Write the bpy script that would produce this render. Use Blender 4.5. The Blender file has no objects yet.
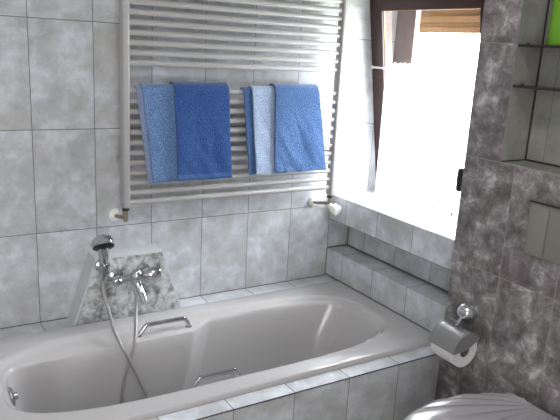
import bpy, bmesh, math, random
from mathutils import Vector, Matrix, noise
random.seed(4)
S = bpy.context.scene
COL = S.collection
PI = math.pi

# ------------------------------------------------------------------ helpers
def link(o, parent=None):
    COL.objects.link(o)
    if parent: o.parent = parent
    return o

def tag(o, label=None, cat=None, group=None, kind=None):
    if label: o['label'] = label
    if cat: o['category'] = cat
    if group: o['group'] = group
    if kind: o['kind'] = kind
    return o

def empty(name, loc=(0, 0, 0)):
    o = bpy.data.objects.new(name, None)
    o.location = loc
    o.empty_display_size = .05
    return link(o)

def mesh_obj(name, bm, mats, parent=None, smooth=True, loc=None, angle=40):
    """world-space bmesh -> object; when parented to an Empty at P the mesh is shifted to stay in place"""
    me = bpy.data.meshes.new(name)
    off = Vector((0, 0, 0))
    if loc is not None:
        off = Vector(loc)
    elif parent is None:
        vs = bm.verts
        if len(vs):
            lo = [min(v.co[i] for v in vs) for i in range(3)]
            hi = [max(v.co[i] for v in vs) for i in range(3)]
            off = Vector(((lo[0] + hi[0]) / 2, (lo[1] + hi[1]) / 2, lo[2]))
    pw = Vector((0, 0, 0))
    p = parent
    while p is not None:
        pw += p.location
        p = p.parent
    if parent is not None: off = pw + off if loc is not None else pw
    bmesh.ops.translate(bm, verts=bm.verts, vec=-off)
    bmesh.ops.recalc_face_normals(bm, faces=bm.faces)
    bm.to_mesh(me); bm.free()
    if not isinstance(mats, (list, tuple)): mats = [mats]
    for m in mats: me.materials.append(m)
    if smooth:
        me.polygons.foreach_set('use_smooth', [True] * len(me.polygons))
        try: me.set_sharp_from_angle(angle=math.radians(angle))
        except Exception: pass
    o = bpy.data.objects.new(name, me)
    if parent is None: o.location = off
    return link(o, parent)

def add_box(bm, x0, x1, y0, y1, z0, z1, bev=0, seg=2, mi=0):
    r = bmesh.ops.create_cube(bm, size=1)
    vs = r['verts']
    bmesh.ops.scale(bm, vec=(x1 - x0, y1 - y0, z1 - z0), verts=vs)
    bmesh.ops.translate(bm, vec=((x0 + x1) / 2, (y0 + y1) / 2, (z0 + z1) / 2), verts=vs)
    fs = set(f for v in vs for f in v.link_faces)
    for f in fs: f.material_index = mi
    if bev > 0:
        es = set(e for v in vs for e in v.link_edges)
        bmesh.ops.bevel(bm, geom=list(es), offset=bev, segments=seg, affect='EDGES', profile=.5)
    return fs

def frame_at(d):
    d = Vector(d).normalized()
    a = Vector((0, 0, 1)) if abs(d.z) < .9 else Vector((1, 0, 0))
    u = d.cross(a).normalized(); v = d.cross(u).normalized()
    return u, v

def add_tube(bm, pts, r, n=12, caps=True):
    pts = [Vector(p) for p in pts]
    rs = r if isinstance(r, (list, tuple)) else [r] * len(pts)
    d0 = pts[1] - pts[0]
    u, v = frame_at(d0)
    rings = []
    for i, p in enumerate(pts):
        if i == 0: d = pts[1] - pts[0]
        elif i == len(pts) - 1: d = pts[-1] - pts[-2]
        else: d = (pts[i + 1] - pts[i]).normalized() + (pts[i] - pts[i - 1]).normalized()
        d.normalize()
        u = (u - d * u.dot(d)).normalized(); v = d.cross(u)
        rings.append([bm.verts.new(p + (u * math.cos(2 * PI * k / n) + v * math.sin(2 * PI * k / n)) * rs[i]) for k in range(n)])
    for a, b in zip(rings, rings[1:]):
        for k in range(n):
            bm.faces.new((a[k], a[(k + 1) % n], b[(k + 1) % n], b[k]))
    if caps:
        bm.faces.new(rings[0][::-1]); bm.faces.new(rings[-1])
    return rings

def add_lathe(bm, base, axis, prof, n=24):
    """prof: list of (distance along axis, radius)"""
    base = Vector(base); d = Vector(axis).normalized(); u, v = frame_at(d)
    rings = []
    for h, r in prof:
        if r < 1e-6:
            rings.append([bm.verts.new(base + d * h)])
        else:
            rings.append([bm.verts.new(base + d * h + (u * math.cos(2 * PI * k / n) + v * math.sin(2 * PI * k / n)) * r) for k in range(n)])
    for a, b in zip(rings, rings[1:]):
        for k in range(n):
            if len(a) == 1 and len(b) == 1: continue
            if len(a) == 1: bm.faces.new((a[0], b[k], b[(k + 1) % n]))
            elif len(b) == 1: bm.faces.new((a[k], a[(k + 1) % n], b[0]))
            else: bm.faces.new((a[k], a[(k + 1) % n], b[(k + 1) % n], b[k]))
    if len(rings[0]) > 1: bm.faces.new(rings[0][::-1])
    if len(rings[-1]) > 1: bm.faces.new(rings[-1])

def spline(pts, m=8):
    P = [Vector(p) for p in pts]
    P = [P[0] * 2 - P[1]] + P + [P[-1] * 2 - P[-2]]
    out = []
    for i in range(1, len(P) - 2):
        for k in range(m):
            t = k / m
            a, b, c, d = P[i - 1], P[i], P[i + 1], P[i + 2]
            out.append(.5 * ((2 * b) + (c - a) * t + (2 * a - 5 * b + 4 * c - d) * t * t + (3 * b - a - 3 * c + d) * t ** 3))
    out.append(P[-2])
    return out

def add_prism(bm, poly, vec):
    """poly list of 3D points, extruded by vec"""
    a = [bm.verts.new(p) for p in poly]
    b = [bm.verts.new(Vector(p) + Vector(vec)) for p in poly]
    n = len(a)
    bm.faces.new(a[::-1]); bm.faces.new(b)
    for k in range(n): bm.faces.new((a[k], a[(k + 1) % n], b[(k + 1) % n], b[k]))

def smooth01(x, a, b):
    t = max(0, min(1, (x - a) / (b - a))); return t * t * (3 - 2 * t)

# ------------------------------------------------------------------ materials
def srgb(r, g, b):
    f = lambda c: (c / 255 / 12.92) if c / 255 <= .04045 else ((c / 255 + .055) / 1.055) ** 2.4
    return (f(r), f(g), f(b), 1)

def new_mat(name):
    m = bpy.data.materials.new(name); m.use_nodes = True
    nt = m.node_tree
    return m, nt, nt.nodes['Principled BSDF']

def plain(name, col, rough=.5, metal=0, bump=0, bscale=200, spec=.5, vary=0, coat=0):
    m, nt, b = new_mat(name)
    b.inputs['Roughness'].default_value = rough
    b.inputs['Metallic'].default_value = metal
    b.inputs['Specular IOR Level'].default_value = spec
    b.inputs['Coat Weight'].default_value = coat
    tc = nt.nodes.new('ShaderNodeTexCoord')
    nz = nt.nodes.new('ShaderNodeTexNoise'); nz.inputs['Scale'].default_value = bscale if bump else 8
    nz.inputs['Detail'].default_value = 4
    nt.links.new(tc.outputs['Object'], nz.inputs['Vector'])
    rp = nt.nodes.new('ShaderNodeValToRGB')
    k = 1 - vary
    rp.color_ramp.elements[0].position = .3; rp.color_ramp.elements[1].position = .7
    rp.color_ramp.elements[0].color = (col[0] * k, col[1] * k, col[2] * k, 1)
    rp.color_ramp.elements[1].color = (min(1, col[0] * (2 - k)), min(1, col[1] * (2 - k)), min(1, col[2] * (2 - k)), 1)
    nt.links.new(nz.outputs['Fac'], rp.inputs['Fac'])
    nt.links.new(rp.outputs['Color'], b.inputs['Base Color'])
    if bump:
        bp = nt.nodes.new('ShaderNodeBump'); bp.inputs['Strength'].default_value = bump
        bp.inputs['Distance'].default_value = .004
        nt.links.new(nz.outputs['Fac'], bp.inputs['Height']); nt.links.new(bp.outputs['Normal'], b.inputs['Normal'])
    return m

def tile(name, ua, va, u0, v0, W, H, ramp, grout, g=.0022, scale=12, rough=.28, distort=.2, detail=7, vein=None, nrough=.68):
    """glazed tile grid; ua/va are world axes 0,1,2"""
    m, nt, b = new_mat(name)
    N = nt.nodes.new; L = nt.links.new
    geo = N('ShaderNodeNewGeometry'); sp = N('ShaderNodeSeparateXYZ'); L(geo.outputs['Position'], sp.inputs[0])
    def math_(op, a, bb=None, c=None):
        n = N('ShaderNodeMath'); n.operation = op
        for i, val in enumerate((a, bb, c)):
            if val is None: continue
            if isinstance(val, (int, float)): n.inputs[i].default_value = val
            else: L(val, n.inputs[i])
        return n.outputs[0]
    def coord(ax, o, size):
        return math_('DIVIDE', math_('SUBTRACT', sp.outputs[ax], o), size)
    U = coord(ua, u0, W); V = coord(va, v0, H)
    def edge(c, size):
        fr = math_('FRACT', c)
        dist = math_('ABSOLUTE', math_('SUBTRACT', fr, .5))
        return math_('GREATER_THAN', dist, .5 - g / 2 / size)
    mask = math_('MAXIMUM', edge(U, W), edge(V, H))
    idv = N('ShaderNodeCombineXYZ'); L(math_('FLOOR', U), idv.inputs[0]); L(math_('FLOOR', V), idv.inputs[1])
    wn = N('ShaderNodeTexWhiteNoise'); wn.noise_dimensions = '3D'; L(idv.outputs[0], wn.inputs['Vector'])
    sc = N('ShaderNodeVectorMath'); sc.operation = 'SCALE'; L(wn.outputs['Color'], sc.inputs[0]); sc.inputs['Scale'].default_value = 9
    ad = N('ShaderNodeVectorMath'); ad.operation = 'ADD'; L(geo.outputs['Position'], ad.inputs[0]); L(sc.outputs[0], ad.inputs[1])
    nz = N('ShaderNodeTexNoise'); nz.inputs['Scale'].default_value = scale; nz.inputs['Detail'].default_value = detail
    nz.inputs['Roughness'].default_value = nrough; nz.inputs['Distortion'].default_value = distort
    L(ad.outputs[0], nz.inputs['Vector'])
    rp = N('ShaderNodeValToRGB'); els = rp.color_ramp.elements
    els[0].position, els[0].color = ramp[0]; els[1].position, els[1].color = ramp[-1]
    for p, c in ramp[1:-1]:
        e = els.new(p); e.color = c
    L(nz.outputs['Fac'], rp.inputs['Fac'])
    col = rp.outputs['Color']
    if vein:
        n2 = N('ShaderNodeTexNoise'); n2.inputs['Scale'].default_value = vein[0]; n2.inputs['Detail'].default_value = 3
        n2.inputs['Distortion'].default_value = .2; L(ad.outputs[0], n2.inputs['Vector'])
        r2 = N('ShaderNodeValToRGB'); e2 = r2.color_ramp.elements
        e2[0].position = .5; e2[0].color = (0, 0, 0, 1); e2[1].position = .72; e2[1].color = (1, 1, 1, 1)
        L(n2.outputs['Fac'], r2.inputs['Fac'])
        mx = N('ShaderNodeMix'); mx.data_type = 'RGBA'
        L(math_('MULTIPLY', r2.outputs['Color'], vein[2]), mx.inputs['Factor']); L(col, mx.inputs['A']); mx.inputs['B'].default_value = vein[1]
        col = mx.outputs['Result']
    mg = N('ShaderNodeMix'); mg.data_type = 'RGBA'
    L(mask, mg.inputs['Factor']); L(col, mg.inputs['A']); mg.inputs['B'].default_value = grout
    L(mg.outputs['Result'], b.inputs['Base Color'])
    L(math_('MULTIPLY_ADD', mask, .6, rough), b.inputs['Roughness'])
    bp = N('ShaderNodeBump'); bp.inputs['Strength'].default_value = .5; bp.inputs['Distance'].default_value = .0015
    L(math_('SUBTRACT', math_('MULTIPLY', nz.outputs['Fac'], .25), mask), bp.inputs['Height']); L(bp.outputs['Normal'], b.inputs['Normal'])
    return m

RL = [(.30, srgb(164, 166, 165)), (.5, srgb(190, 193, 197)), (.66, srgb(214, 217, 224))]      # light clouded tile
GL = srgb(112, 112, 116)
RD = [(.32, srgb(70, 67, 66)), (.46, srgb(112, 108, 107)), (.55, srgb(142, 137, 137)), (.65, srgb(198, 195, 196))]  # dark marbled tile
GD = srgb(150, 142, 136)
H = .3456
t_back = tile('tile_light_back', 0, 2, 0, 0, .2, H, RL, GL, .0026, vein=(4, srgb(160, 158, 152), .6))
t_side = tile('tile_light_side', 1, 2, -.113, -5, .2, 9.0, RL, GL, .0026, vein=(4, srgb(160, 158, 152), .6))
t_top = tile('tile_light_top', 1, 0, -.113, -5, .2, 9.0, RL, GL, .0026)
t_front = tile('tile_light_front', 0, 2, .156, -1.0185 - .3456 * 9, .2, H, RL, GL, .0026, vein=(4, srgb(160, 158, 152), .6))
m_joint = plain('joint_grey', srgb(110, 108, 106), .8)
t_strip = tile('tile_strip', 0, 1, .156, -5.0, .2, 9.0, RL, GL, .003)
t_stripb = tile('tile_strip_back', 0, 1, 0, -5.0, .2, 9.0, RL, GL, .003)
t_dark = tile('tile_dark', 1, 2, -.767, -.003, .19, .3395, RD, GD, .0022, scale=15, distort=.35, detail=9, nrough=.74, rough=.35,
              vein=(7, srgb(92, 80, 92), .45))
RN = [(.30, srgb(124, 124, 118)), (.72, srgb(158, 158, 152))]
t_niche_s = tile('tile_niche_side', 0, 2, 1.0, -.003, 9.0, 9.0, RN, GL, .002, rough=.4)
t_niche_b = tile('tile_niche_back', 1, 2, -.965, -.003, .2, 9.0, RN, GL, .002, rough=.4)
t_panel = tile('tile_marble', 0, 2, .281, -.76, .2, 9.0,
               [(.34, srgb(96, 98, 98)), (.46, srgb(158, 160, 160)), (.56, srgb(196, 198, 200)), (.7, srgb(216, 218, 222))], srgb(170, 170, 172), .003,
               scale=26, distort=.4, detail=6)
t_floor = tile('tile_floor', 0, 1, 0, 0, .3, .3, [(.3, srgb(120, 118, 116)), (.7, srgb(160, 158, 154))], srgb(100, 98, 96), .004)
edge_trim = plain('edge_trim_plastic', srgb(200, 203, 207), .35)
strip_grey = plain('strip_grey', srgb(150, 148, 150), .4)
m_paint = plain('wall_paint', srgb(214, 214, 214), .8, bump=.1, bscale=60)
m_enamel = plain('tub_enamel', srgb(184, 182, 182), .16, spec=.5, coat=.3)
m_ceramic = plain('toilet_ceramic', srgb(176, 174, 180), .18, coat=.3)
m_lid = plain('lid_plastic', srgb(166, 163, 168), .2, coat=.2)
m_rad = plain('radiator_enamel', srgb(168, 166, 165), .35)
m_chrome = plain('chrome', (.60, .61, .63, 1), .12, metal=1)
m_chrome_d = plain('chrome_brushed', (.5, .5, .52, 1), .22, metal=1)
m_hose = plain('hose_metal', srgb(176, 172, 170), .3, metal=.75, bump=.5, bscale=500)
m_white = plain('white_plastic', srgb(236, 236, 230), .35)
m_brass = plain('valve_nickel', srgb(150, 140, 122), .35, metal=.8)
m_black = plain('black_rubber', srgb(30, 28, 30), .5)
m_wood = plain('dark_brown_wood', srgb(52, 24, 20), .38, vary=.15)
m_bead_lit = plain('lit_bead_wood', srgb(206, 160, 112), .5, vary=.15)  # pale tone paints the lit edge of the glazing bead
m_cream = plain('outer_render', srgb(128, 116, 78), .8)
m_beige = plain('plate_plastic', srgb(128, 124, 118), .45)
m_seam = plain('seam', srgb(52, 50, 50), .8)
m_cover = plain('satin_cover', srgb(142, 141, 141), .35, metal=.35)
m_paper = plain('tissue_paper', srgb(225, 224, 226), .9, bump=.2, bscale=300)
m_card = plain('cardboard', srgb(120, 112, 104), .9)
m_shelf = plain('smoked_glass_edge', srgb(38, 32, 32), .12, spec=.6)
m_green = plain('green_plastic', srgb(104, 156, 36), .35)
m_greenl = plain('green_plastic_light', srgb(170, 206, 90), .35)
m_handle = plain('dark_bronze', srgb(46, 44, 48), .35, metal=.6)

def terry(name, c1, c2):
    m, nt, b = new_mat(name)
    N = nt.nodes.new; L = nt.links.new
    tc = N('ShaderNodeTexCoord')
    nz = N('ShaderNodeTexNoise'); nz.inputs['Scale'].default_value = 260; nz.inputs['Detail'].default_value = 3
    L(tc.outputs['Object'], nz.inputs['Vector'])
    rp = N('ShaderNodeValToRGB'); rp.color_ramp.elements[0].position = .36; rp.color_ramp.elements[0].color = c1
    rp.color_ramp.elements[1].position = .66; rp.color_ramp.elements[1].color = c2
    L(nz.outputs['Fac'], rp.inputs['Fac']); L(rp.outputs['Color'], b.inputs['Base Color'])
    b.inputs['Roughness'].default_value = .95; b.inputs['Sheen Weight'].default_value = .35
    b.inputs['Specular IOR Level'].default_value = .1
    bp = N('ShaderNodeBump'); bp.inputs['Strength'].default_value = .8; bp.inputs['Distance'].default_value = .004
    L(nz.outputs['Fac'], bp.inputs['Height']); L(bp.outputs['Normal'], b.inputs['Normal'])
    return m
tw_a_light = terry('terry_steel_blue', srgb(72, 102, 148), srgb(118, 148, 188))
tw_a_dark = terry('terry_deep_blue', srgb(26, 56, 108), srgb(50, 90, 150))
tw_a_hem = terry('terry_hem_grey_blue', srgb(120, 136, 170), srgb(146, 162, 192))
tw_b_light = terry('terry_pale_blue', srgb(128, 144, 170), srgb(162, 178, 202))
tw_b_blue = terry('terry_mid_blue', srgb(44, 74, 118), srgb(72, 104, 150))

def lace_mat():
    m, nt, b = new_mat('lace'); N = nt.nodes.new; L = nt.links.new
    out = nt.nodes['Material Output']
    b.inputs['Base Color'].default_value = srgb(245, 245, 248); b.inputs['Roughness'].default_value = .9
    tr = N('ShaderNodeBsdfTranslucent'); tr.inputs['Color'].default_value = srgb(250, 250, 252)
    mx = N('ShaderNodeMixShader'); mx.inputs[0].default_value = .55
    L(b.outputs[0], mx.inputs[1]); L(tr.outputs[0], mx.inputs[2])
    tp = N('ShaderNodeBsdfTransparent')
    tc = N('ShaderNodeTexCoord'); mp = N('ShaderNodeMapping'); mp.inputs['Scale'].default_value = (0, 1, 1)
    L(tc.outputs['Object'], mp.inputs['Vector'])
    # sparse leaf shaped openwork
    vo = N('ShaderNodeTexVoronoi'); vo.inputs['Scale'].default_value = 15; L(mp.outputs[0], vo.inputs['Vector'])
    a = N('ShaderNodeMath'); a.operation = 'LESS_THAN'; a.inputs[1].default_value = .10; L(vo.outputs['Distance'], a.inputs[0])
    f = N('ShaderNodeMath'); f.operation = 'MULTIPLY'; f.inputs[1].default_value = .55; L(a.outputs[0], f.inputs[0])
    f2 = N('ShaderNodeMath'); f2.operation = 'ADD'; f2.inputs[1].default_value = .44; L(f.outputs[0], f2.inputs[0])
    m2 = N('ShaderNodeMixShader'); L(f2.outputs[0], m2.inputs[0]); L(mx.outputs[0], m2.inputs[1]); L(tp.outputs[0], m2.inputs[2])
    L(m2.outputs[0], out.inputs['Surface'])
    return m
m_lace = lace_mat()

def glass_mat():
    m, nt, b = new_mat('window_glass')
    N = nt.nodes.new; L = nt.links.new
    out = nt.nodes['Material Output']
    tp = N('ShaderNodeBsdfTransparent'); tp.inputs[0].default_value = (.96, .97, .97, 1)
    gl = N('ShaderNodeBsdfGlossy'); gl.inputs['Roughness'].default_value = .02
    fr = N('ShaderNodeValue'); fr.outputs[0].default_value = .04
    mx = N('ShaderNodeMixShader'); L(fr.outputs[0], mx.inputs[0]); L(tp.outputs[0], mx.inputs[1]); L(gl.outputs[0], mx.inputs[2])
    L(mx.outputs[0], out.inputs['Surface'])
    return m
m_glass = glass_mat()

def box(name, x0, x1, y0, y1, z0, z1, mats, kind=None, parent=None, bev=0):
    """mats: one material, or dict with keys 'x','y','z' for the faces by normal axis"""
    bm = bmesh.new(); fs = add_box(bm, x0, x1, y0, y1, z0, z1, bev)
    if isinstance(mats, dict):
        bm.normal_update()
        order = ['x', 'y', 'z']
        for f in bm.faces:
            n = [abs(c) for c in f.normal]; f.material_index = n.index(max(n))
        ml = [mats[k] for k in order]
    else: ml = mats
    o = mesh_obj(name, bm, ml, parent, smooth=False)
    if kind: o['kind'] = kind
    return o

# ------------------------------------------------------------------ room shell
ZF, ZC = -1.46, 1.02
XL, YF = -1.15, -2.85
RX = 1.62                         # outer face of the window wall
SY = dict(x=t_side, y=t_back, z=t_top)
box('floor', XL - .1, RX, YF - .1, .1, ZF - .08, ZF, t_floor, 'structure')
box('ceiling', XL - .1, RX, YF - .1, .1, ZC, ZC + .08, m_paint, 'structure')
box('wall_back', XL - .1, RX - .08, 0, .1, ZF, ZC, t_back, 'structure')
box('wall_left', XL - .1, XL, YF, 0, ZF, ZC, m_paint, 'structure')
box('wall_front', XL - .1, RX, YF - .1, YF, ZF, ZC, m_paint, 'structure')
# window wall : parapet under the sill, lintel above, recess and ledge
bm = bmesh.new()
add_box(bm, 1.31, RX - .08, -.767, 0, ZF, -.75)       # recessed lower wall
add_box(bm, 1.2, RX - .08, -.767, 0, -.75, -.643)     # thick sill slab
add_box(bm, 1.2, 1.31, -.767, 0, ZF, -.885)           # ledge behind the tub
add_box(bm, 1.30, RX - .08, -.767, 0, .36, ZC)        # lintel
add_box(bm, 1.46, RX - .08, -.767, -.66, -.643, .36)  # pier beside the window, behind the dark wall
bm.normal_update()
for f in bm.faces:
    n = [abs(c) for c in f.normal]; f.material_index = n.index(max(n))
o = mesh_obj('wall_window', bm, [t_side, t_back, t_top], smooth=False); o['kind'] = 'structure'
# dark marbled wall with niche
NZ0, NZ1, NY0, NY1, NX = -.343, .21, -.903, -1.75, 1.25
bm = bmesh.new()
def dark(x0, x1, y0, y1, z0, z1):
    for f in add_box(bm, x0, x1, y0, y1, z0, z1): f.material_index = 0
dark(1.14, RX, YF, -.767, ZF, NZ0)
dark(1.14, RX, NY0, -.767, NZ0, ZC)
dark(1.14, RX, YF, NY1, NZ0, ZC)
dark(1.14, RX, NY1, NY0, NZ1, ZC)
dark(NX, RX, NY1, NY0, NZ0, NZ1)
bm.normal_update()
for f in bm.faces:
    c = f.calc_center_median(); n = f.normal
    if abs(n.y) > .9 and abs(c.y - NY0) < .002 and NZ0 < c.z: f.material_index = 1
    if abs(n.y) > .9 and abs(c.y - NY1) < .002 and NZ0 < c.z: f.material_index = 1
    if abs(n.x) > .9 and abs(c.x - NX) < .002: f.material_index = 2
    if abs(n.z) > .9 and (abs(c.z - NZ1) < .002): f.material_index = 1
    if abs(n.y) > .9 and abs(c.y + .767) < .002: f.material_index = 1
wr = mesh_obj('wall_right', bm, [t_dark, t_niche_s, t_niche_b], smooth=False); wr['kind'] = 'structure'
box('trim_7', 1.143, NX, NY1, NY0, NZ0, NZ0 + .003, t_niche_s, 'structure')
# dark joints in the niche corners
bm = bmesh.new()
add_box(bm, NX - .004, NX, NY0 - .004, NY0, NZ0 + .003, NZ1)
add_box(bm, NX - .005, NX, NY1, NY0, NZ0 + .003, NZ0 + .008)
add_box(bm, 1.143, NX, NY0 - .003, NY0, NZ0 + .003, NZ0 + .006)
o = mesh_obj('trim_1', bm, m_seam, smooth=False); o['kind'] = 'structure'
# slim grey strip on the back wall beside the reveal
box('trim_2', 1.192, 1.221, -.003, 0, -.643, ZC, strip_grey, 'structure')
# sealant line where ledge and wall meet
bm = bmesh.new()
add_box(bm, 1.304, 1.31, -.767, 0, -.885, -.880)
add_box(bm, 1.2, 1.31, -.005, 0, -.885, -.880)
add_box(bm, 1.306, 1.31, -.004, 0, -.885, -.75)
add_box(bm, 1.196, 1.2, -.767, -.0, -1.004, -.999)
add_box(bm, 1.197, 1.2, -.003, -.0, -1.0, -.885)
add_box(bm, 1.2, 1.31, -.767, 0, -.752, -.75)
o = mesh_obj('trim_3', bm, m_joint, smooth=False); o['kind'] = 'structure'
# tiled bath surround: front apron with strip, strip along the back, deck at the left end
TX0, TX1, TY0, TY1 = -.26, 1.2, -.71, -.093
ZS, ZSB, ZR = -1.018, -1.010, -1.0
bm = bmesh.new()
add_box(bm, XL, 1.2, -.767, TY0, ZF, ZS)
bm.normal_update()
for f in bm.faces: f.material_index = 0 if abs(f.normal.y) > .9 else 1
o = mesh_obj('wall_apron', bm, [t_front, t_strip], smooth=False); o['kind'] = 'structure'
bm = bmesh.new()
add_box(bm, XL, 1.197, TY1, 0, ZF, ZSB)
add_box(bm, XL, TX0, TY0, TY1, ZF, ZS)
o = mesh_obj('wall_ledge', bm, [t_stripb], smooth=False); o['kind'] = 'structure'
box('trim_4', XL, 1.14, -.7685, -.7665, ZS - .003, ZS, m_seam, 'structure')     # joint under the strip edge
box('trim_5', XL, 1.197, -.004, 0, ZSB, ZSB + .002, m_joint, 'structure')        # joint at the foot of the back wall

# ------------------------------------------------------------------ window
win = empty('window_1', (1.46, -.33, -.643)); win['kind'] = 'structure'
bm = bmesh.new()
add_box(bm, 1.475, 1.50, -.115, 0, -.643, .36)
add_box(bm, 1.475, 1.50, -.66, -.60, -.643, .36)
add_box(bm, 1.475, 1.50, -.60, -.115, -.643, -.58)
add_box(bm, 1.475, 1.50, -.60, -.115, .28, .36)
mesh_obj('window_frame', bm, plain('frame_wood', srgb(104, 82, 78), .5, vary=.1), win, smooth=False)
# tilted sash, hinged at its foot: s runs up the sash
P0 = Vector((1.462, 0, -.63)); ang = math.atan(.157); UPv = Vector((-math.sin(ang), 0, math.cos(ang))); INv = Vector((-math.cos(ang), 0, -math.sin(ang)))
def slab(bm, s0, s1, y0, y1, d0, d1):
    c = [P0 + UPv * s + INv * d for s in (s0, s1) for d in (d0, d1)]
    poly = [c[0], c[1], c[3], c[2]]
    add_prism(bm, [Vector((p.x, y0, p.z)) for p in poly], (0, y1 - y0, 0))
sash_len = .99
bm = bmesh.new()
slab(bm, 0, sash_len, -.078, -.006, -.03, .02)
slab(bm, 0, sash_len, -.65, -.585, -.03, .02)
slab(bm, 0, .07, -.585, -.078, -.03, .02)
slab(bm, .756, sash_len, -.585, -.078, -.03, .02)
sash = mesh_obj('window_sash', bm, m_wood, win, smooth=False)
bm = bmesh.new()
slab(bm, .07, .756, -.081, -.0781, .004, .010)
slab(bm, .753, .756, -.585, -.081, .004, .012)
g1 = mesh_obj('glazing_bead', bm, m_bead_lit, win, smooth=False)
bm = bmesh.new(); slab(bm, .06, .76, -.59, -.05, -.008, -.002)
mesh_obj('window_glass', bm, m_glass, win, smooth=False)
# handle on the right stile
hz = bmesh.new()
hc = P0 + UPv * .178 + INv * .02
hy = -.588
add_tube(hz, [hc + Vector((0, hy, 0)), hc + INv * .075 + Vector((0, hy + .006, 0))], .008)
hb = Vector((1.334, hy + .006, 0))
add_tube(hz, [hb + Vector((0, 0, -.430)), hb + Vector((0, 0, -.436)), hb + Vector((-.002, .0, -.470)), hb + Vector((0, 0, -.508)), hb + Vector((0, 0, -.514))], [.008, .012, .0125, .012, .007])
mesh_obj('window_handle', hz, m_handle, win)
# outside: rendered jamb, rough timber boards of the eaves
box('trim_6', 1.545, 1.60, .0, 2.2, -1.46, 1.1, m_cream, 'structure')
m_eave = plain('weathered_timber', srgb(84, 56, 38), .7, vary=.25)
ev = empty('roof_eaves', (1.9, -.5, .05))
tag(ev, 'tan timber boards of the eaves outside the top of the window', 'eaves')
z = .056
for i, (h, mm) in enumerate(((.026, m_eave), (.020, m_eave), (.030, m_eave), (.028, m_eave))):
    b2 = bmesh.new(); add_box(b2, 1.84 + .012 * (i % 2), 1.87 + .012 * (i % 2), -2.2, 1.2, z + .0, z + h - .001, .0005)
    mesh_obj('board', b2, mm, ev, smooth=False); z += h
b2 = bmesh.new(); add_box(b2, 1.75, 1.95, -2.2, 1.2, .162, .18)
mesh_obj('soffit', b2, m_eave, ev, smooth=False)

# cafe curtain and its rod
bm = bmesh.new(); add_tube(bm, [(1.360, -.012, -.108), (1.360, -.635, -.112)], .0045, 10)
add_lathe(bm, (1.360, -.012, -.108), (0, 1, 0), [(-.004, .003), (0, .008), (.006, .007), (.009, .0)], 12)
for yy in (-.03, -.625):
    add_tube(bm, [(1.360, yy, -.108), (1.383, yy, -.112)], .003, 8)
rod = mesh_obj('curtain_rod', bm, m_white)
tag(rod, 'thin white cafe curtain rod fixed to the brown window sash', 'curtain rod')
bm = bmesh.new()
ny, nz_ = 150, 60
y0, y1 = -.116, -.606
grid = []
for j in range(nz_ + 1):
    row = []
    for i in range(ny + 1):
        a = i / ny; y = y0 + (y1 - y0) * a
        fr = ((y + .115) / .098) % 1.0
        zb = -.632 + .034 * math.exp(-((fr - .5) / .13) ** 2) + .004 * math.sin(y * 40)
        zt = -.090 + .008 * abs(math.sin(y * PI / .03))
        t = j / nz_
        z_ = zt + (zb - zt) * t
        x = 1.347 + .0045 * math.sin(y * 190) * (1 - .3 * t) + .003 * math.sin(y * 61 + 3 * t) - .004 * t
        if t < .05: x -= .0
        row.append(bm.verts.new((x - .004, y, z_)))
    grid.append(row)
for j in range(nz_):
    for i in range(ny): bm.faces.new((grid[j][i], grid[j][i + 1], grid[j + 1][i + 1], grid[j + 1][i]))
cur = mesh_obj('lace_curtain', bm, m_lace)
tag(cur, 'white lace cafe curtain with scalloped hem covering the lower window', 'curtain')
md = cur.modifiers.new('thick', 'SOLIDIFY'); md.thickness = .0008

# ------------------------------------------------------------------ bathtub
def super_pts(cx, cy, ax, bfun, n, N=260, shift=0):
    dense = []
    M = 6000
    for k in range(M):
        t = 2 * PI * k / M
        c, s = math.cos(t), math.sin(t)
        x = cx + ax * math.copysign(abs(c) ** (2 / n), c)
        y = cy + bfun(x) * math.copysign(abs(s) ** (2 / n), s)
        dense.append((x, y))
    L = [0]
    for k in range(1, M + 1):
        a, b = dense[k - 1], dense[k % M]; L.append(L[-1] + math.hypot(a[0] - b[0], a[1] - b[1]))
    out = []; j = 0
    for i in range(N):
        target = L[-1] * i / N
        while L[j + 1] < target: j += 1
        f = (target - L[j]) / max(1e-9, L[j + 1] - L[j]); a, b = dense[j], dense[(j + 1) % M]
        out.append((a[0] + (b[0] - a[0]) * f, a[1] + (b[1] - a[1]) * f))
    return out
XA, XB, CY, BH = -.19, 1.118, -.402, .233
cx = (XA + XB) / 2; ax = (XB - XA) / 2
base = super_pts(cx, CY, ax, lambda x: BH, 3.6)
NB = len(base)
def grow(pts, d):
    out = []
    for i, p in enumerate(pts):
        a, b = pts[i - 1], pts[(i + 1) % len(pts)]
        t = Vector((b[0] - a[0], b[1] - a[1])).normalized(); out.append((p[0] + t.y * d, p[1] - t.x * d))
    return out
rect = []
for p in base:
    dx, dy = p[0] - cx, p[1] - CY
    sx = ((TX1 - .004 - cx) if dx > 0 else (cx - TX0 - .002)) / max(abs(dx), 1e-9)
    sy = ((TY1 - .002 - CY) if dy > 0 else (CY - TY0 - .002)) / max(abs(dy), 1e-9)
    s = min(sx, sy); rect.append([cx + dx * s, CY + dy * s])
for X_ in (TX0 + .002, TX1 - .004):
    for Y_ in (TY0 + .002, TY1 - .002):
        k = min(range(NB), key=lambda i: (rect[i][0] - X_) ** 2 + (rect[i][1] - Y_) ** 2); rect[k] = [X_, Y_]
def inset_rect(d):
    mx, my = (TX0 + TX1) / 2, (TY0 + TY1) / 2
    fx = 1 - d / ((TX1 - TX0) / 2); fy = 1 - d / ((TY1 - TY0) / 2)
    return [(mx + (p[0] - mx) * fx, my + (p[1] - my) * fy) for p in rect]
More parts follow.
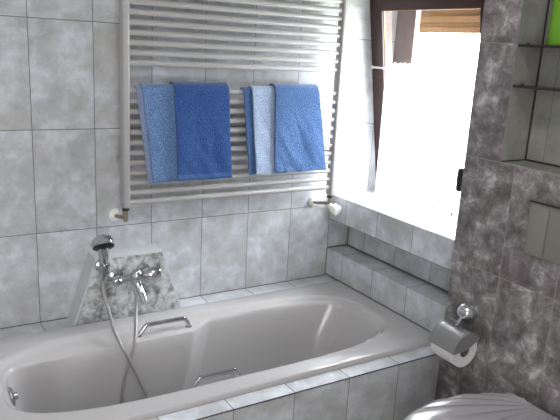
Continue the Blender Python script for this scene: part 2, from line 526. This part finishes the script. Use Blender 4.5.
def arm(pts, f=1):
    """pull the sides inwards over the left part, for the arm rests"""
    out = []
    for x, y in pts:
        w = 1 - max(0, min(1, (x - .462) / .082))
        k = 1 - f * .33 * w * smooth01(abs(y - CY) / BH, .1, .9)
        # near the left end keep the round head
        k = 1 - (1 - k) * smooth01(x, XA, XA + .20)
        out.append((x, CY + (y - CY) * k))
    return out
def lower(pts, dl, dr, dy):
    """slope the walls: left end moves dl, right end dr, sides dy"""
    out = []
    for x, y in pts:
        a = (x - XA) / (XB - XA)
        x2 = XA + dl + a * (XB - XA - dl - dr)
        out.append((x2, CY + (y - CY) * (1 - dy / BH)))
    return out
inner = arm(base)
levels = [
    ([tuple(p) for p in rect], ZR - .02), ([tuple(p) for p in rect], ZR - .005), (inset_rect(.002), ZR - .001), (inset_rect(.006), ZR),
    (grow(base, .016), ZR), (grow(base, .008), ZR - .001), (base, ZR - .005), (grow(base, -.006), ZR - .012),
    (arm(grow(base, -.012), .15), ZR - .018),
    (arm(grow(base, -.016), .9), ZR - .019), (arm(grow(base, -.022), 1), ZR - .022), (arm(grow(base, -.026), 1.02), ZR - .032),
    (lower(arm(grow(base, -.028), 1.03), .005, .02, .004), ZR - .07),
    (lower(arm(grow(base, -.03), 1.0), .02, .08, .012), ZR - .18),
    (lower(arm(grow(base, -.03), .9), .04, .15, .022), ZR - .28),
    (lower(arm(grow(base, -.032), .8), .06, .21, .035), ZR - .345),
    (lower(arm(grow(base, -.05), .7), .08, .25, .05), ZR - .375),
    (lower(arm(grow(base, -.09), .4), .10, .28, .06), ZR - .385),
]
bm = bmesh.new(); prev = None
for li, (pts, z) in enumerate(levels):
    # the front arm rest lies lower than the back one
    def dz(x, y): return -.045 * (1 - smooth01(x, .45, .555)) * smooth01(CY - y, .02, .10) * smooth01(x, XA, XA + .2) * (1 if 7 <= li <= 11 else .4 if li == 12 else 0)
    ring = [bm.verts.new((x, y, z + dz(x, y))) for x, y in pts]
    if prev:
        for k in range(NB): bm.faces.new((prev[k], prev[(k + 1) % NB], ring[(k + 1) % NB], ring[k]))
    prev = ring
cv = bm.verts.new((.42, CY, ZR - .388))
for k in range(NB): bm.faces.new((prev[k], prev[(k + 1) % NB], cv))
tub = empty('bathtub', (.47, CY, ZF))
tag(tub, 'light grey built-in bathtub with arm rests, set in a tiled surround', 'bathtub')
tb = mesh_obj('tub_shell', bm, m_enamel, tub, angle=50)
def grab(x0, x1, y, z, h, zl=None):
    bm = bmesh.new()
    pts = [(x0, y, z), (x0 + .008, y, z + h * .35), (x0 + .026, y, z + h * .93), (x0 + .038, y, z + h), (x1 - .03, y, z + h), (x1 - .016, y, z + h * .93), (x1 - .004, y, z + h * .5), (x1, y, z)]
    add_tube(bm, spline(pts, 5), .0075, 12)
    for x in (x0, x1): add_lathe(bm, (x, y, z), (0, 0, 1), [(-.002, .012), (.003, .012), (.004, .008)], 14)
    return mesh_obj('grab_handle', bm, m_chrome, tub)
grab(.272, .454, -.226, ZR - .020, .036)
grab(.306, .470, -.588, ZR - .060, .051)
# overflow with turning knob on the left end wall, drain in the floor
bm = bmesh.new()
add_lathe(bm, (-.158, -.378, -1.056), (1, 0, .12), [(0, .03), (.004, .03), (.009, .024), (.011, .012), (.02, .011), (.022, 0)], 20)
mesh_obj('overflow_cover', bm, m_chrome_d, tub)
bm = bmesh.new(); add_lathe(bm, (.05, CY, ZR - .387), (0, 0, 1), [(0, .035), (.004, .033), (.006, .02), (.006, 0)], 24)
mesh_obj('drain', bm, m_chrome, tub)

# ------------------------------------------------------------------ trapezoid splash panel with mixer
YP = -.088
pan = empty('splash_panel', (.29, -.04, ZSB))
tag(pan, 'trapezoid marble-tiled splash panel standing on the bath rim behind the mixer', 'splash panel')
bl, br, tl, tr_, zt, zb = .090, .485, .170, .411, -.772, ZSB
bm = bmesh.new()
add_prism(bm, [(bl, YP, zb), (br, YP, zb), (tr_, YP, zt), (tl, YP, zt)], (0, -YP, 0))
mesh_obj('panel_body', bm, edge_trim, pan, smooth=False)
bm = bmesh.new(); i_ = .006
add_prism(bm, [(bl + i_, YP - .003, zb), (br - i_, YP - .003, zb), (tr_ - i_, YP - .003, zt - i_), (tl + i_, YP - .003, zt - i_)], (0, .004, 0))
mesh_obj('marble_tile', bm, t_panel, pan, smooth=False)

mx_ = empty('bath_mixer', (.29, YP, -.84))
tag(mx_, 'chrome wall-mounted bath mixer on the marble splash panel', 'bath mixer')
yb = YP - .055
bm = bmesh.new()
add_tube(bm, [(.232, yb, -.843), (.35, yb, -.832)], .013, 16)
add_lathe(bm, (.292, yb - .004, -.838), (0, -.3, 1), [(-.022, .012), (-.012, .021), (.008, .022), (.022, .018), (.032, .008), (.034, 0)], 20)
mesh_obj('mixer_body', bm, m_chrome, mx_)
for x, z_ in ((.238, -.845), (.335, -.835)):
    bm = bmesh.new(); add_lathe(bm, (x, YP - .003, z_), (0, -1, 0), [(0, .026), (.006, .025), (.01, .014), (.055, .012)], 20)
    mesh_obj('wall_flange', bm, m_chrome, mx_)
bm = bmesh.new(); add_lathe(bm, (.236, yb - .006, -.842), (-1, -.25, .05), [(-.006, .010), (.004, .014), (.016, .016), (.026, .011), (.029, 0)], 18)
mesh_obj('diverter_knob', bm, m_chrome, mx_)
bm = bmesh.new(); add_lathe(bm, (.318, yb - .006, -.832), (1, -.1, .08), [(0, .014), (.008, .017), (.014, .021), (.05, .022), (.056, .019), (.058, 0)], 22)
mesh_obj('mixer_knob', bm, m_chrome, mx_)
bm = bmesh.new()
add_tube(bm, spline([(.292, yb - .004, -.845), (.297, yb - .015, -.868), (.303, yb - .034, -.893), (.306, yb - .045, -.912)], 5), [.015] * 5 + [.013] * 5 + [.0125] * 6, 16)
mesh_obj('spout', bm, m_chrome, mx_)
bm = bmesh.new()
add_lathe(bm, (.187, YP - .003, -.80), (0, -1, 0), [(0, .021), (.006, .02), (.010, .010), (.030, .009)], 18)
add_lathe(bm, (.187, YP - .042, -.812), (0, -.15, 1), [(0, .013), (.002, .017), (.034, .018), (.036, .014)], 18)
hc_ = mesh_obj('handset_cradle', bm, m_chrome_d)
tag(hc_, 'small chrome wall cradle holding the shower handset on the splash panel', 'shower cradle')
# handset : handle leaning in the cradle, domed head
hs = empty('shower_handset', (.187, -.13, -.80))
tag(hs, 'chrome hand shower with domed head, resting in the cradle left of the mixer', 'hand shower')
bm = bmesh.new()
add_tube(bm, spline([(.184, -.125, -.838), (.185, -.128, -.80), (.184, -.134, -.755), (.180, -.142, -.715)], 5), [.008, .009, .010, .011, .012, .012, .013, .013, .014, .015, .016, .017, .018, .018, .018, .018], 14)
mesh_obj('shower_handle', bm, m_chrome, hs)
bm = bmesh.new()
add_lathe(bm, (.180, -.150, -.712), (.0, .55, .83), [(-.003, .028), (0, .036), (.006, .040), (.014, .039), (.026, .033), (.036, .020), (.041, .0)], 26)
mesh_obj('shower_head', bm, m_chrome, hs)
bm = bmesh.new()
add_lathe(bm, (.180, -.150, -.712), (.0, .55, .83), [(-.008, .030), (-.0035, .036)], 26)
mesh_obj('spray_face', bm, m_black, hs)
hosep = [(.184, -.125, -.845), (.183, -.135, -.885), (.192, -.16, -.94), (.189, -.235, -.985), (.195, -.285, -1.01), (.222, -.295, -1.075), (.278, -.30, -1.215), (.29, -.31, -1.30), (.262, -.325, -1.355),
         (.222, -.32, -1.35), (.192, -.30, -1.26), (.200, -.29, -1.14), (.224, -.288, -1.06), (.244, -.275, -1.0), (.268, -.215, -.955), (.284, -.17, -.905), (.287, -.145, -.862)]
bm = bmesh.new(); add_tube(bm, spline(hosep, 8), .0058, 10)
hose = mesh_obj('shower_hose', bm, m_hose)
tag(hose, 'flexible metal shower hose looping from the mixer down into the tub', 'shower hose')

# ------------------------------------------------------------------ radiator
rad = empty('towel_radiator', (.7, -.08, -.62))
tag(rad, 'tall white ladder towel radiator on the back wall holding two blue towels', 'radiator')
xl, xr, yr = .278, 1.137, -.08
for x, zb_ in ((xl, -.605), (xr, -.625)):
    bm = bmesh.new(); add_box(bm, x - .0118, x + .0118, yr - .02, yr + .02, zb_, .62, .006, 3)
    mesh_obj('radiator_post', bm, m_rad, rad)
zs = [-.122 + .0318 * k for k in range(0, 21)] + [-.212 - .0343 * k for k in range(12)]
proto = None
for z_ in zs:
    if proto is None:
        bm = bmesh.new(); add_tube(bm, [(xl + .012, yr, 0), (xr - .012, yr, 0)], .0102, 14)
        proto = mesh_obj('heating_tube', bm, m_rad, rad); o = proto
        base_z = proto.location.z
    else:
        o = proto.copy(); COL.objects.link(o); o.parent = rad
    o.location = (0, 0, base_z + z_)
for x, z_ in ((xl, -.45), (xr, -.45), (xl, .3), (xr, .3)):
    bm = bmesh.new(); add_tube(bm, [(x, yr + .018, z_), (x, -.001, z_)], .008, 10)
    mesh_obj('wall_bracket', bm, m_rad, rad)
def valve(x, xw, z, ztop, head_dir, head_at):
    v = empty('radiator_valve', (x, yr, z))
    bm = bmesh.new()
    add_tube(bm, [(x, yr, ztop + .012), (x, yr, z - .012)], .0085, 12)
    add_tube(bm, spline([(x, yr, z), (xw + (x - xw) * .6, yr + .02, z - .002), (xw, -.02, z - .008), (xw, 0, z - .008)], 4), .007, 10)
    mesh_obj('valve_body', bm, m_brass, v)
    bm = bmesh.new(); add_lathe(bm, (x, yr, ztop - .001), (0, 0, -1), [(0, .012), (.010, .012)], 6)
    mesh_obj('union_nut', bm, m_black, v)
    bm = bmesh.new(); add_lathe(bm, (xw, -.001, z - .008), (0, -1, 0), [(0, .024), (.004, .023), (.012, .012)], 24)
    mesh_obj('wall_rosette', bm, m_white, v)
    if head_at:
        bm = bmesh.new(); add_lathe(bm, head_at, head_dir, [(-.02, .011), (0, .012), (.006, .021), (.030, .022), (.034, .019), (.036, 0)], 24)
        mesh_obj('valve_head', bm, m_white, v)
    return v
v1 = valve(xl, xl - .012, -.642, -.605, None, None)
tag(v1, 'small radiator valve with white wall rosette under the left post', 'radiator valve')
v2 = valve(xr - .002, xr - .028, -.660, -.625, (.25, -1, -.35), (xr + .004, yr - .015, -.674))
tag(v2, 'radiator valve with round white thermostat head under the right post', 'radiator valve')

# ------------------------------------------------------------------ towels
def cloth(name, x0f, x1f, zbot, zback, off, mats, parent, seed, matf=None, nu=60, nv=90, thick=.006):
    """drape over the tube at z=-.212 ; x0f/x1f: x as a function of v (0 top .. 1 front hem)"""
    zc, R = -.212, .0105 + off
    Lf, Lb = zc - zbot, zc - zback
    arc = PI * R
    tot = Lf + arc + Lb
    bm = bmesh.new(); rows = []
    for j in range(nv + 1):
        s = tot * j / nv
        if s < Lb: y, z_ = yr + R, zback + s; front = 0; vv = 0
        elif s < Lb + arc:
            a = (s - Lb) / R; y = yr + R * math.cos(a); z_ = zc + R * math.sin(a); vv = 0; front = .3
        else:
            d = s - Lb - arc; y, z_ = yr - R, zc - d; vv = d / Lf; front = 1
        row = []
        for i in range(nu + 1):
            u = i / nu
            xa = x0f(vv) + (.045 if front == 0 else 0)
            x = xa + (x1f(vv) - xa) * u
            w = noise.noise(Vector((x * 9 + seed, z_ * 4, seed))) * .010 * vv
            w += noise.noise(Vector((x * 28 + z_ * 18, z_ * 9, seed + 5))) * .004 * vv
            yy = y - (abs(w) + .010 * vv) * (1 if front == 1 else 0) - (.002 * math.cos(u * PI) ** 2 if front == 1 else 0)
            zz = z_ + (noise.noise(Vector((x * 12, 0, seed))) * .004 if vv > .9 or front == 0 and s < .02 else 0)
            row.append(bm.verts.new((x, yy, zz)))
        rows.append(row)
    for j in range(nv):
        vmid = (tot * (j + .5) / nv - Lb - arc) / Lf
        for i in range(nu):
            f = bm.faces.new((rows[j][i], rows[j][i + 1], rows[j + 1][i + 1], rows[j + 1][i]))
            if matf: f.material_index = matf((i + .5) / nu, vmid)
    o = mesh_obj(name, bm, mats, parent, angle=80)
    m1 = o.modifiers.new('thick', 'SOLIDIFY'); m1.thickness = thick; m1.offset = 0; m1.use_rim = True
    m2 = o.modifiers.new('round', 'BEVEL'); m2.width = thick * .35; m2.segments = 2; m2.limit_method = 'ANGLE'
    return o
ta = empty('hand_towel', (.48, yr, -.2))
tag(ta, 'deep blue terry towel folded over the radiator, the left and darker one', 'towel', 'blue towels on the radiator')
cloth('back_layer', lambda v: .312 + .036 * v, lambda v: .50, -.519, -.47, .004, [tw_a_light, tw_a_hem, tw_a_dark], ta, 2.1,
      lambda u, v: 1 if u < .10 else 0)
cloth('hem_band', lambda v: .330 + .033 * v, lambda v: .455 + .015 * v, -.512, -.40, .0105, [tw_a_light, tw_a_dark], ta, 2.1,
      lambda u, v: 0)
cloth('folded_flap', lambda v: .438 + .012 * v, lambda v: .642 + .012 * v, -.514, -.45, .018, [tw_a_dark, terry('terry_hem_blue', srgb(52, 84, 132), srgb(72, 106, 156))], ta, 7.7,
      lambda u, v: 1 if .935 < v < .985 else 0, thick=.009)
tb_ = empty('hand_towel', (.87, yr, -.2))
tag(tb_, 'pale and mid blue terry towel folded over the radiator, right one near the window', 'towel', 'blue towels on the radiator')
cloth('back_layer', lambda v: .708 + .03 * v, lambda v: .90, -.512, -.46, .004, [tw_b_blue], tb_, 12.1)
cloth('light_layer', lambda v: .741 + .022 * v, lambda v: .84, -.510, -.42, .0105, [tw_b_light], tb_, 15.3)
cloth('folded_flap', lambda v: .832 + .004 * v, lambda v: 1.026 + .048 * v, -.508, -.45, .018, [tw_b_blue], tb_, 19.9, thick=.009)

# ------------------------------------------------------------------ toilet
TYc = -1.185
toi = empty('toilet', (1.14, TYc, ZF))
tag(toi, 'wall-hung toilet with closed ribbed shell-shaped lid below the flush plate', 'toilet')
def half_w(x):      # lid half width against distance from the hinge
    pts = [(.0, .118), (.03, .135), (.07, .158), (.12, .176), (.17, .186), (.22, .190), (.27, .187), (.32, .177), (.36, .163), (.40, .138), (.43, .105), (.45, .065), (.458, .03), (.461, .001)]
    for (a, p), (b, q) in zip(pts, pts[1:]):
        if a <= x <= b: return p + (q - p) * (x - a) / (b - a)
    return 0
XH = 1.10
def outline(k=1.0):
    xs = [.461 * (1 - math.cos(PI * i / 60)) / 2 for i in range(61)]
    up = [(XH - x * k, TYc + half_w(x) * k) for x in xs]
    dn = [(XH - x * k, TYc - half_w(x) * k) for x in xs[::-1][1:]]
    return up + dn
O = outline()
bm = bmesh.new()
NR = 26; rings = []
hub = Vector((XH + .03, TYc))
dense = []
for i in range(len(O) - 1):
    for k in range(6):
        f = k / 6; dense.append((O[i][0] * (1 - f) + O[i + 1][0] * f, O[i][1] * (1 - f) + O[i + 1][1] * f))
dense.append(O[-1])
for j in range(NR + 1):
    r = .04 + .96 * j / NR; row = []
    for x, y in dense:
        px = hub.x + (x - hub.x) * r; py = hub.y + (y - hub.y) * r
        px = min(px, XH)
        th = math.atan2(py - hub.y, -(px - hub.x))
        rib = abs(math.cos(th * 15)) * .006 * smooth01(r, .05, .5)
        dome = .020 * (1 - r ** 3)
        z_ = ZR + .002 - .010 + dome + rib * (1 - smooth01(r, .93, 1) * .7)
        if j == NR: z_ = ZR - .018
        row.append(bm.verts.new((px, py, z_)))
    rings.append(row)
for a, b in zip(rings, rings[1:]):
    for k in range(len(a) - 1): bm.faces.new((a[k], a[k + 1], b[k + 1], b[k]))
lidf = [bm.verts.new((v.co.x, v.co.y, ZR - .024)) for v in rings[-1]]
for k in range(len(lidf) - 1): bm.faces.new((rings[-1][k], rings[-1][k + 1], lidf[k + 1], lidf[k]))
bm.faces.new(lidf)
mesh_obj('toilet_lid', bm, m_lid, toi, angle=60)
bm = bmesh.new()
add_prism(bm, [(x, y, ZR - .044) for x, y in outline(.985)], (0, 0, .019))
mesh_obj('toilet_seat', bm, m_lid, toi)
bm = bmesh.new(); prev = None
for z_, k, sh in ((-1.045, .95, 0), (-1.08, .95, 0), (-1.15, .88, 0), (-1.24, .70, 0), (-1.31, .5, .02), (-1.34, .36, .03)):
    ring = [bm.verts.new((min(1.139, x + .04), y, z_)) for x, y in outline(k)]
    if prev:
        n = len(ring)
        for q in range(n): bm.faces.new((prev[q], prev[(q + 1) % n], ring[(q + 1) % n], ring[q]))
    else: bm.faces.new(ring[::-1])
    prev = ring
bm.faces.new(prev)
mesh_obj('toilet_bowl', bm, m_ceramic, toi, angle=50)
bm = bmesh.new(); add_box(bm, 1.085, 1.139, TYc - .15, TYc + .133, -1.05, -1.008, .010, 3)
mesh_obj('hinge_block', bm, m_lid, toi)

# flush plate
fp = empty('flush_plate', (1.14, -1.18, -.505))
tag(fp, 'beige flush plate with a narrow and a wide button in the dark marbled wall', 'flush plate')
bm = bmesh.new(); add_box(bm, 1.134, 1.14, -1.335, -1.03, -.582, -.430, .002)
mesh_obj('plate_frame', bm, m_beige, fp)
bm = bmesh.new(); add_box(bm, 1.130, 1.136, -1.094, -1.036, -.576, -.437, .0015)
mesh_obj('flush_button', bm, m_beige, fp)
bm = bmesh.new(); add_box(bm, 1.130, 1.136, -1.329, -1.097, -.576, -.437, .0015)
mesh_obj('flush_button', bm, m_beige, fp)
bm = bmesh.new(); add_box(bm, 1.131, 1.140, -1.337, -1.028, -.430, -.427); 
mesh_obj('shadow_gap', bm, m_seam, fp, smooth=False)

# glass shelves in the niche, green bottle on the upper one
for z_, lb in ((-.008, 'upper smoked glass shelf in the wall niche, carrying the green bottle'), (-.120, 'lower smoked glass shelf in the wall niche, empty')):
    sh = empty('glass_shelf', (1.2, -1.3, z_))
    tag(sh, lb, 'shelf', 'smoked glass shelves in the niche')
    bm = bmesh.new(); add_box(bm, 1.142, NX - .001, NY1 + .003, NY0 - .003, z_ - .0035, z_ + .0035, .001)
    mesh_obj('shelf_panel', bm, m_shelf, sh, smooth=False)
    bm = bmesh.new(); add_lathe(bm, (1.178, NY0 - .001, z_ + .007), (0, -1, 0), [(0, .0035), (.010, .0035), (.012, 0)], 12)
    mesh_obj('shelf_pin', bm, m_chrome, sh)
bt = empty('plastic_bottle', (1.19, -1.004, -.0045))
tag(bt, 'bright green plastic bottle on the upper glass shelf', 'bottle')
bm = bmesh.new(); add_lathe(bm, (1.19, -1.004, -.0045), (0, 0, 1), [(0, .032), (.004, .035), (.10, .035), (.135, .034), (.155, .026), (.165, .014), (.175, .013)], 28)
mesh_obj('bottle_body', bm, m_green, bt)
bm = bmesh.new(); add_lathe(bm, (1.19, -1.004, .165), (0, 0, 1), [(0, .018), (.025, .018), (.027, .015)], 20)
mesh_obj('bottle_cap', bm, m_greenl, bt)

# ------------------------------------------------------------------ toilet paper
RC = Vector((1.075, 0, -.925))
hold = empty('paper_holder', (1.14, -.86, -.84))
tag(hold, 'chrome toilet paper holder with satin grey curved cover on the dark wall', 'paper holder')
bm = bmesh.new(); add_lathe(bm, (1.139, -.858, -.834), (-1, 0, .15), [(0, .036), (.006, .036), (.016, .032), (.028, .020), (.032, .0)], 14)
mesh_obj('wall_mount', bm, m_chrome, hold, angle=25)
bm = bmesh.new(); Rc = .061
a0, a1, n = math.radians(35), math.radians(178), 24
top = []
for i in range(n + 1):
    a = a0 + (a1 - a0) * i / n
    top.append((math.cos(a), math.sin(a)))
def shell(R, y): return [Vector((RC.x + c * R, y, RC.z + s * R)) for c, s in top]
ya, yb_ = -.824, -.930
A, B, A2, B2 = shell(Rc, ya), shell(Rc, yb_), shell(Rc - .0025, ya), shell(Rc - .0025, yb_)
V = [[bm.verts.new(p) for p in q] for q in (A, B, A2, B2)]
for i in range(n):
    bm.faces.new((V[0][i], V[0][i + 1], V[1][i + 1], V[1][i])); bm.faces.new((V[2][i], V[3][i], V[3][i + 1], V[2][i + 1]))
    bm.faces.new((V[0][i], V[2][i], V[2][i + 1], V[0][i + 1])); bm.faces.new((V[1][i], V[1][i + 1], V[3][i + 1], V[3][i]))
for i in (0, n): bm.faces.new((V[0][i], V[1][i], V[3][i], V[2][i]))
# side cheek nearest the viewer
add_prism(bm, [p for p in B] + [Vector((RC.x, yb_, RC.z + .006))], (0, -.002, 0))
mesh_obj('holder_cover', bm, m_cover, hold, angle=35)
bm = bmesh.new(); add_tube(bm, [(RC.x, yb_ + .004, RC.z + .012), (RC.x, ya - .004, RC.z + .012)], .005, 10)
add_tube(bm, [(1.118, -.860, -.842), (1.095, -.866, -.862), (1.085, -.866, -.869)], .006, 10)
mesh_obj('holder_arm', bm, m_chrome, hold)
bm = bmesh.new(); n = 36
def ring(R, y): return [bm.verts.new((RC.x + R * math.cos(2 * PI * k / n), y, RC.z - .003 + R * math.sin(2 * PI * k / n))) for k in range(n)]
r1, r2, r3, r4 = ring(.053, -.830), ring(.053, -.922), ring(.020, -.922), ring(.020, -.830)
for a, b in ((r1, r2), (r2, r3), (r3, r4), (r4, r1)):
    for k in range(n): bm.faces.new((a[k], a[(k + 1) % n], b[(k + 1) % n], b[k]))
rollE = empty('toilet_paper_roll', (RC.x, -.868, RC.z - .056))
tag(rollE, 'white toilet paper roll hanging under the grey holder cover', 'toilet paper')
mesh_obj('paper_wrap', bm, m_paper, rollE, angle=40)
bm = bmesh.new()
r1, r2, r3, r4 = ring(.0198, -.831), ring(.0198, -.921), ring(.0182, -.921), ring(.0182, -.831)
for a, b in ((r1, r2), (r2, r3), (r3, r4), (r4, r1)):
    for k in range(n): bm.faces.new((a[k], a[(k + 1) % n], b[(k + 1) % n], b[k]))
mesh_obj('cardboard_core', bm, m_card, rollE, angle=40)

# ------------------------------------------------------------------ light
w = bpy.data.worlds.new('overcast_sky'); S.world = w; w.use_nodes = True
nt = w.node_tree; bg = nt.nodes['Background']
bg.inputs['Strength'].default_value = 72.0
tc = nt.nodes.new('ShaderNodeTexCoord'); sx = nt.nodes.new('ShaderNodeSeparateXYZ'); rp = nt.nodes.new('ShaderNodeValToRGB')
mr = nt.nodes.new('ShaderNodeMapRange'); mr.inputs[1].default_value = -1; mr.inputs[2].default_value = 1
nt.links.new(tc.outputs['Generated'], sx.inputs[0]); nt.links.new(sx.outputs[2], mr.inputs[0]); nt.links.new(mr.outputs[0], rp.inputs[0])
e = rp.color_ramp.elements; e[0].position = .40; e[0].color = (.18, .19, .17, 1); e[1].position = .52; e[1].color = (.34, .355, .37, 1)
e2 = e.new(1.0); e2.color = (.93, .96, 1, 1)
nt.links.new(rp.outputs[0], bg.inputs['Color'])
lp = bpy.data.lights.new('window_portal', 'AREA'); lp.shape = 'RECTANGLE'; lp.size = 1.0; lp.size_y = .70
lp.cycles.is_portal = True
lo = bpy.data.objects.new('window_portal', lp); lo.location = (1.60, -.33, -.14)
lo.rotation_euler = Vector((-1, 0, 0)).to_track_quat('-Z', 'Y').to_euler(); link(lo)
lo['kind'] = 'helper'
# unseen lamp under the ceiling, added as fill light
lmp = empty('fill_lamp', (.1, -1.7, ZC)); tag(lmp, 'unseen round white lamp added for fill', 'fill lamp')
bm = bmesh.new(); add_lathe(bm, (.1, -1.7, ZC), (0, 0, -1), [(0, .2), (.015, .2), (.018, .17)], 32)
mesh_obj('fill_lamp_base', bm, m_white, lmp)
ll = bpy.data.lights.new('fill_lamp_light', 'AREA'); ll.shape = 'DISK'; ll.size = .4; ll.energy = 9; ll.color = (1, .97, .95)
l2 = bpy.data.objects.new('fill_lamp_light', ll); l2.location = (.1, -1.7, ZC - .03); link(l2)

# fill light added behind the viewer, set up as an unseen doorway
ld = bpy.data.lights.new('rear_fill_light', 'AREA'); ld.shape = 'RECTANGLE'; ld.size = .9; ld.size_y = 1.6; ld.energy = 21; ld.color = (1, .98, .97)
l3 = bpy.data.objects.new('rear_fill_light', ld); l3.location = (-.55, YF + .03, -.35)
l3.rotation_euler = Vector((.15, 1, 0)).to_track_quat('-Z', 'Z').to_euler(); link(l3)
df = empty('added_door_1', (-.55, YF, ZF)); df['kind'] = 'structure'  # unseen doorway frame, added around the fill light
bm = bmesh.new()
add_box(bm, -1.08, -1.0, YF, YF + .02, ZF, .5); add_box(bm, -.10, -.02, YF, YF + .02, ZF, .5); add_box(bm, -1.0, -.10, YF, YF + .02, .42, .5)
mesh_obj('added_door_frame', bm, m_white, df, smooth=False)

# ------------------------------------------------------------------ camera
F, YAW, PITCH, ROLL = 637.1, .5563, .2499, .0543
f = Vector((math.sin(YAW) * math.cos(PITCH), math.cos(YAW) * math.cos(PITCH), -math.sin(PITCH)))
r = Vector((math.cos(YAW), -math.sin(YAW), 0)); u = r.cross(f)
r2 = r * math.cos(ROLL) + u * math.sin(ROLL); u2 = -r * math.sin(ROLL) + u * math.cos(ROLL)
cam = bpy.data.cameras.new('camera'); cam.sensor_fit = 'HORIZONTAL'; cam.sensor_width = 36
cam.lens = F / 560 * 36; cam.clip_start = .02
co = bpy.data.objects.new('camera', cam); link(co)
M = Matrix((r2, u2, -f)).transposed().to_4x4(); M.translation = Vector((-.3852, -2.144, -.0478)); co.matrix_world = M
S.camera = co
S.view_settings.view_transform = 'Standard'; S.view_settings.look = 'None'
S.view_settings.exposure = .45; S.view_settings.gamma = 1; S.view_settings.use_curve_mapping = False
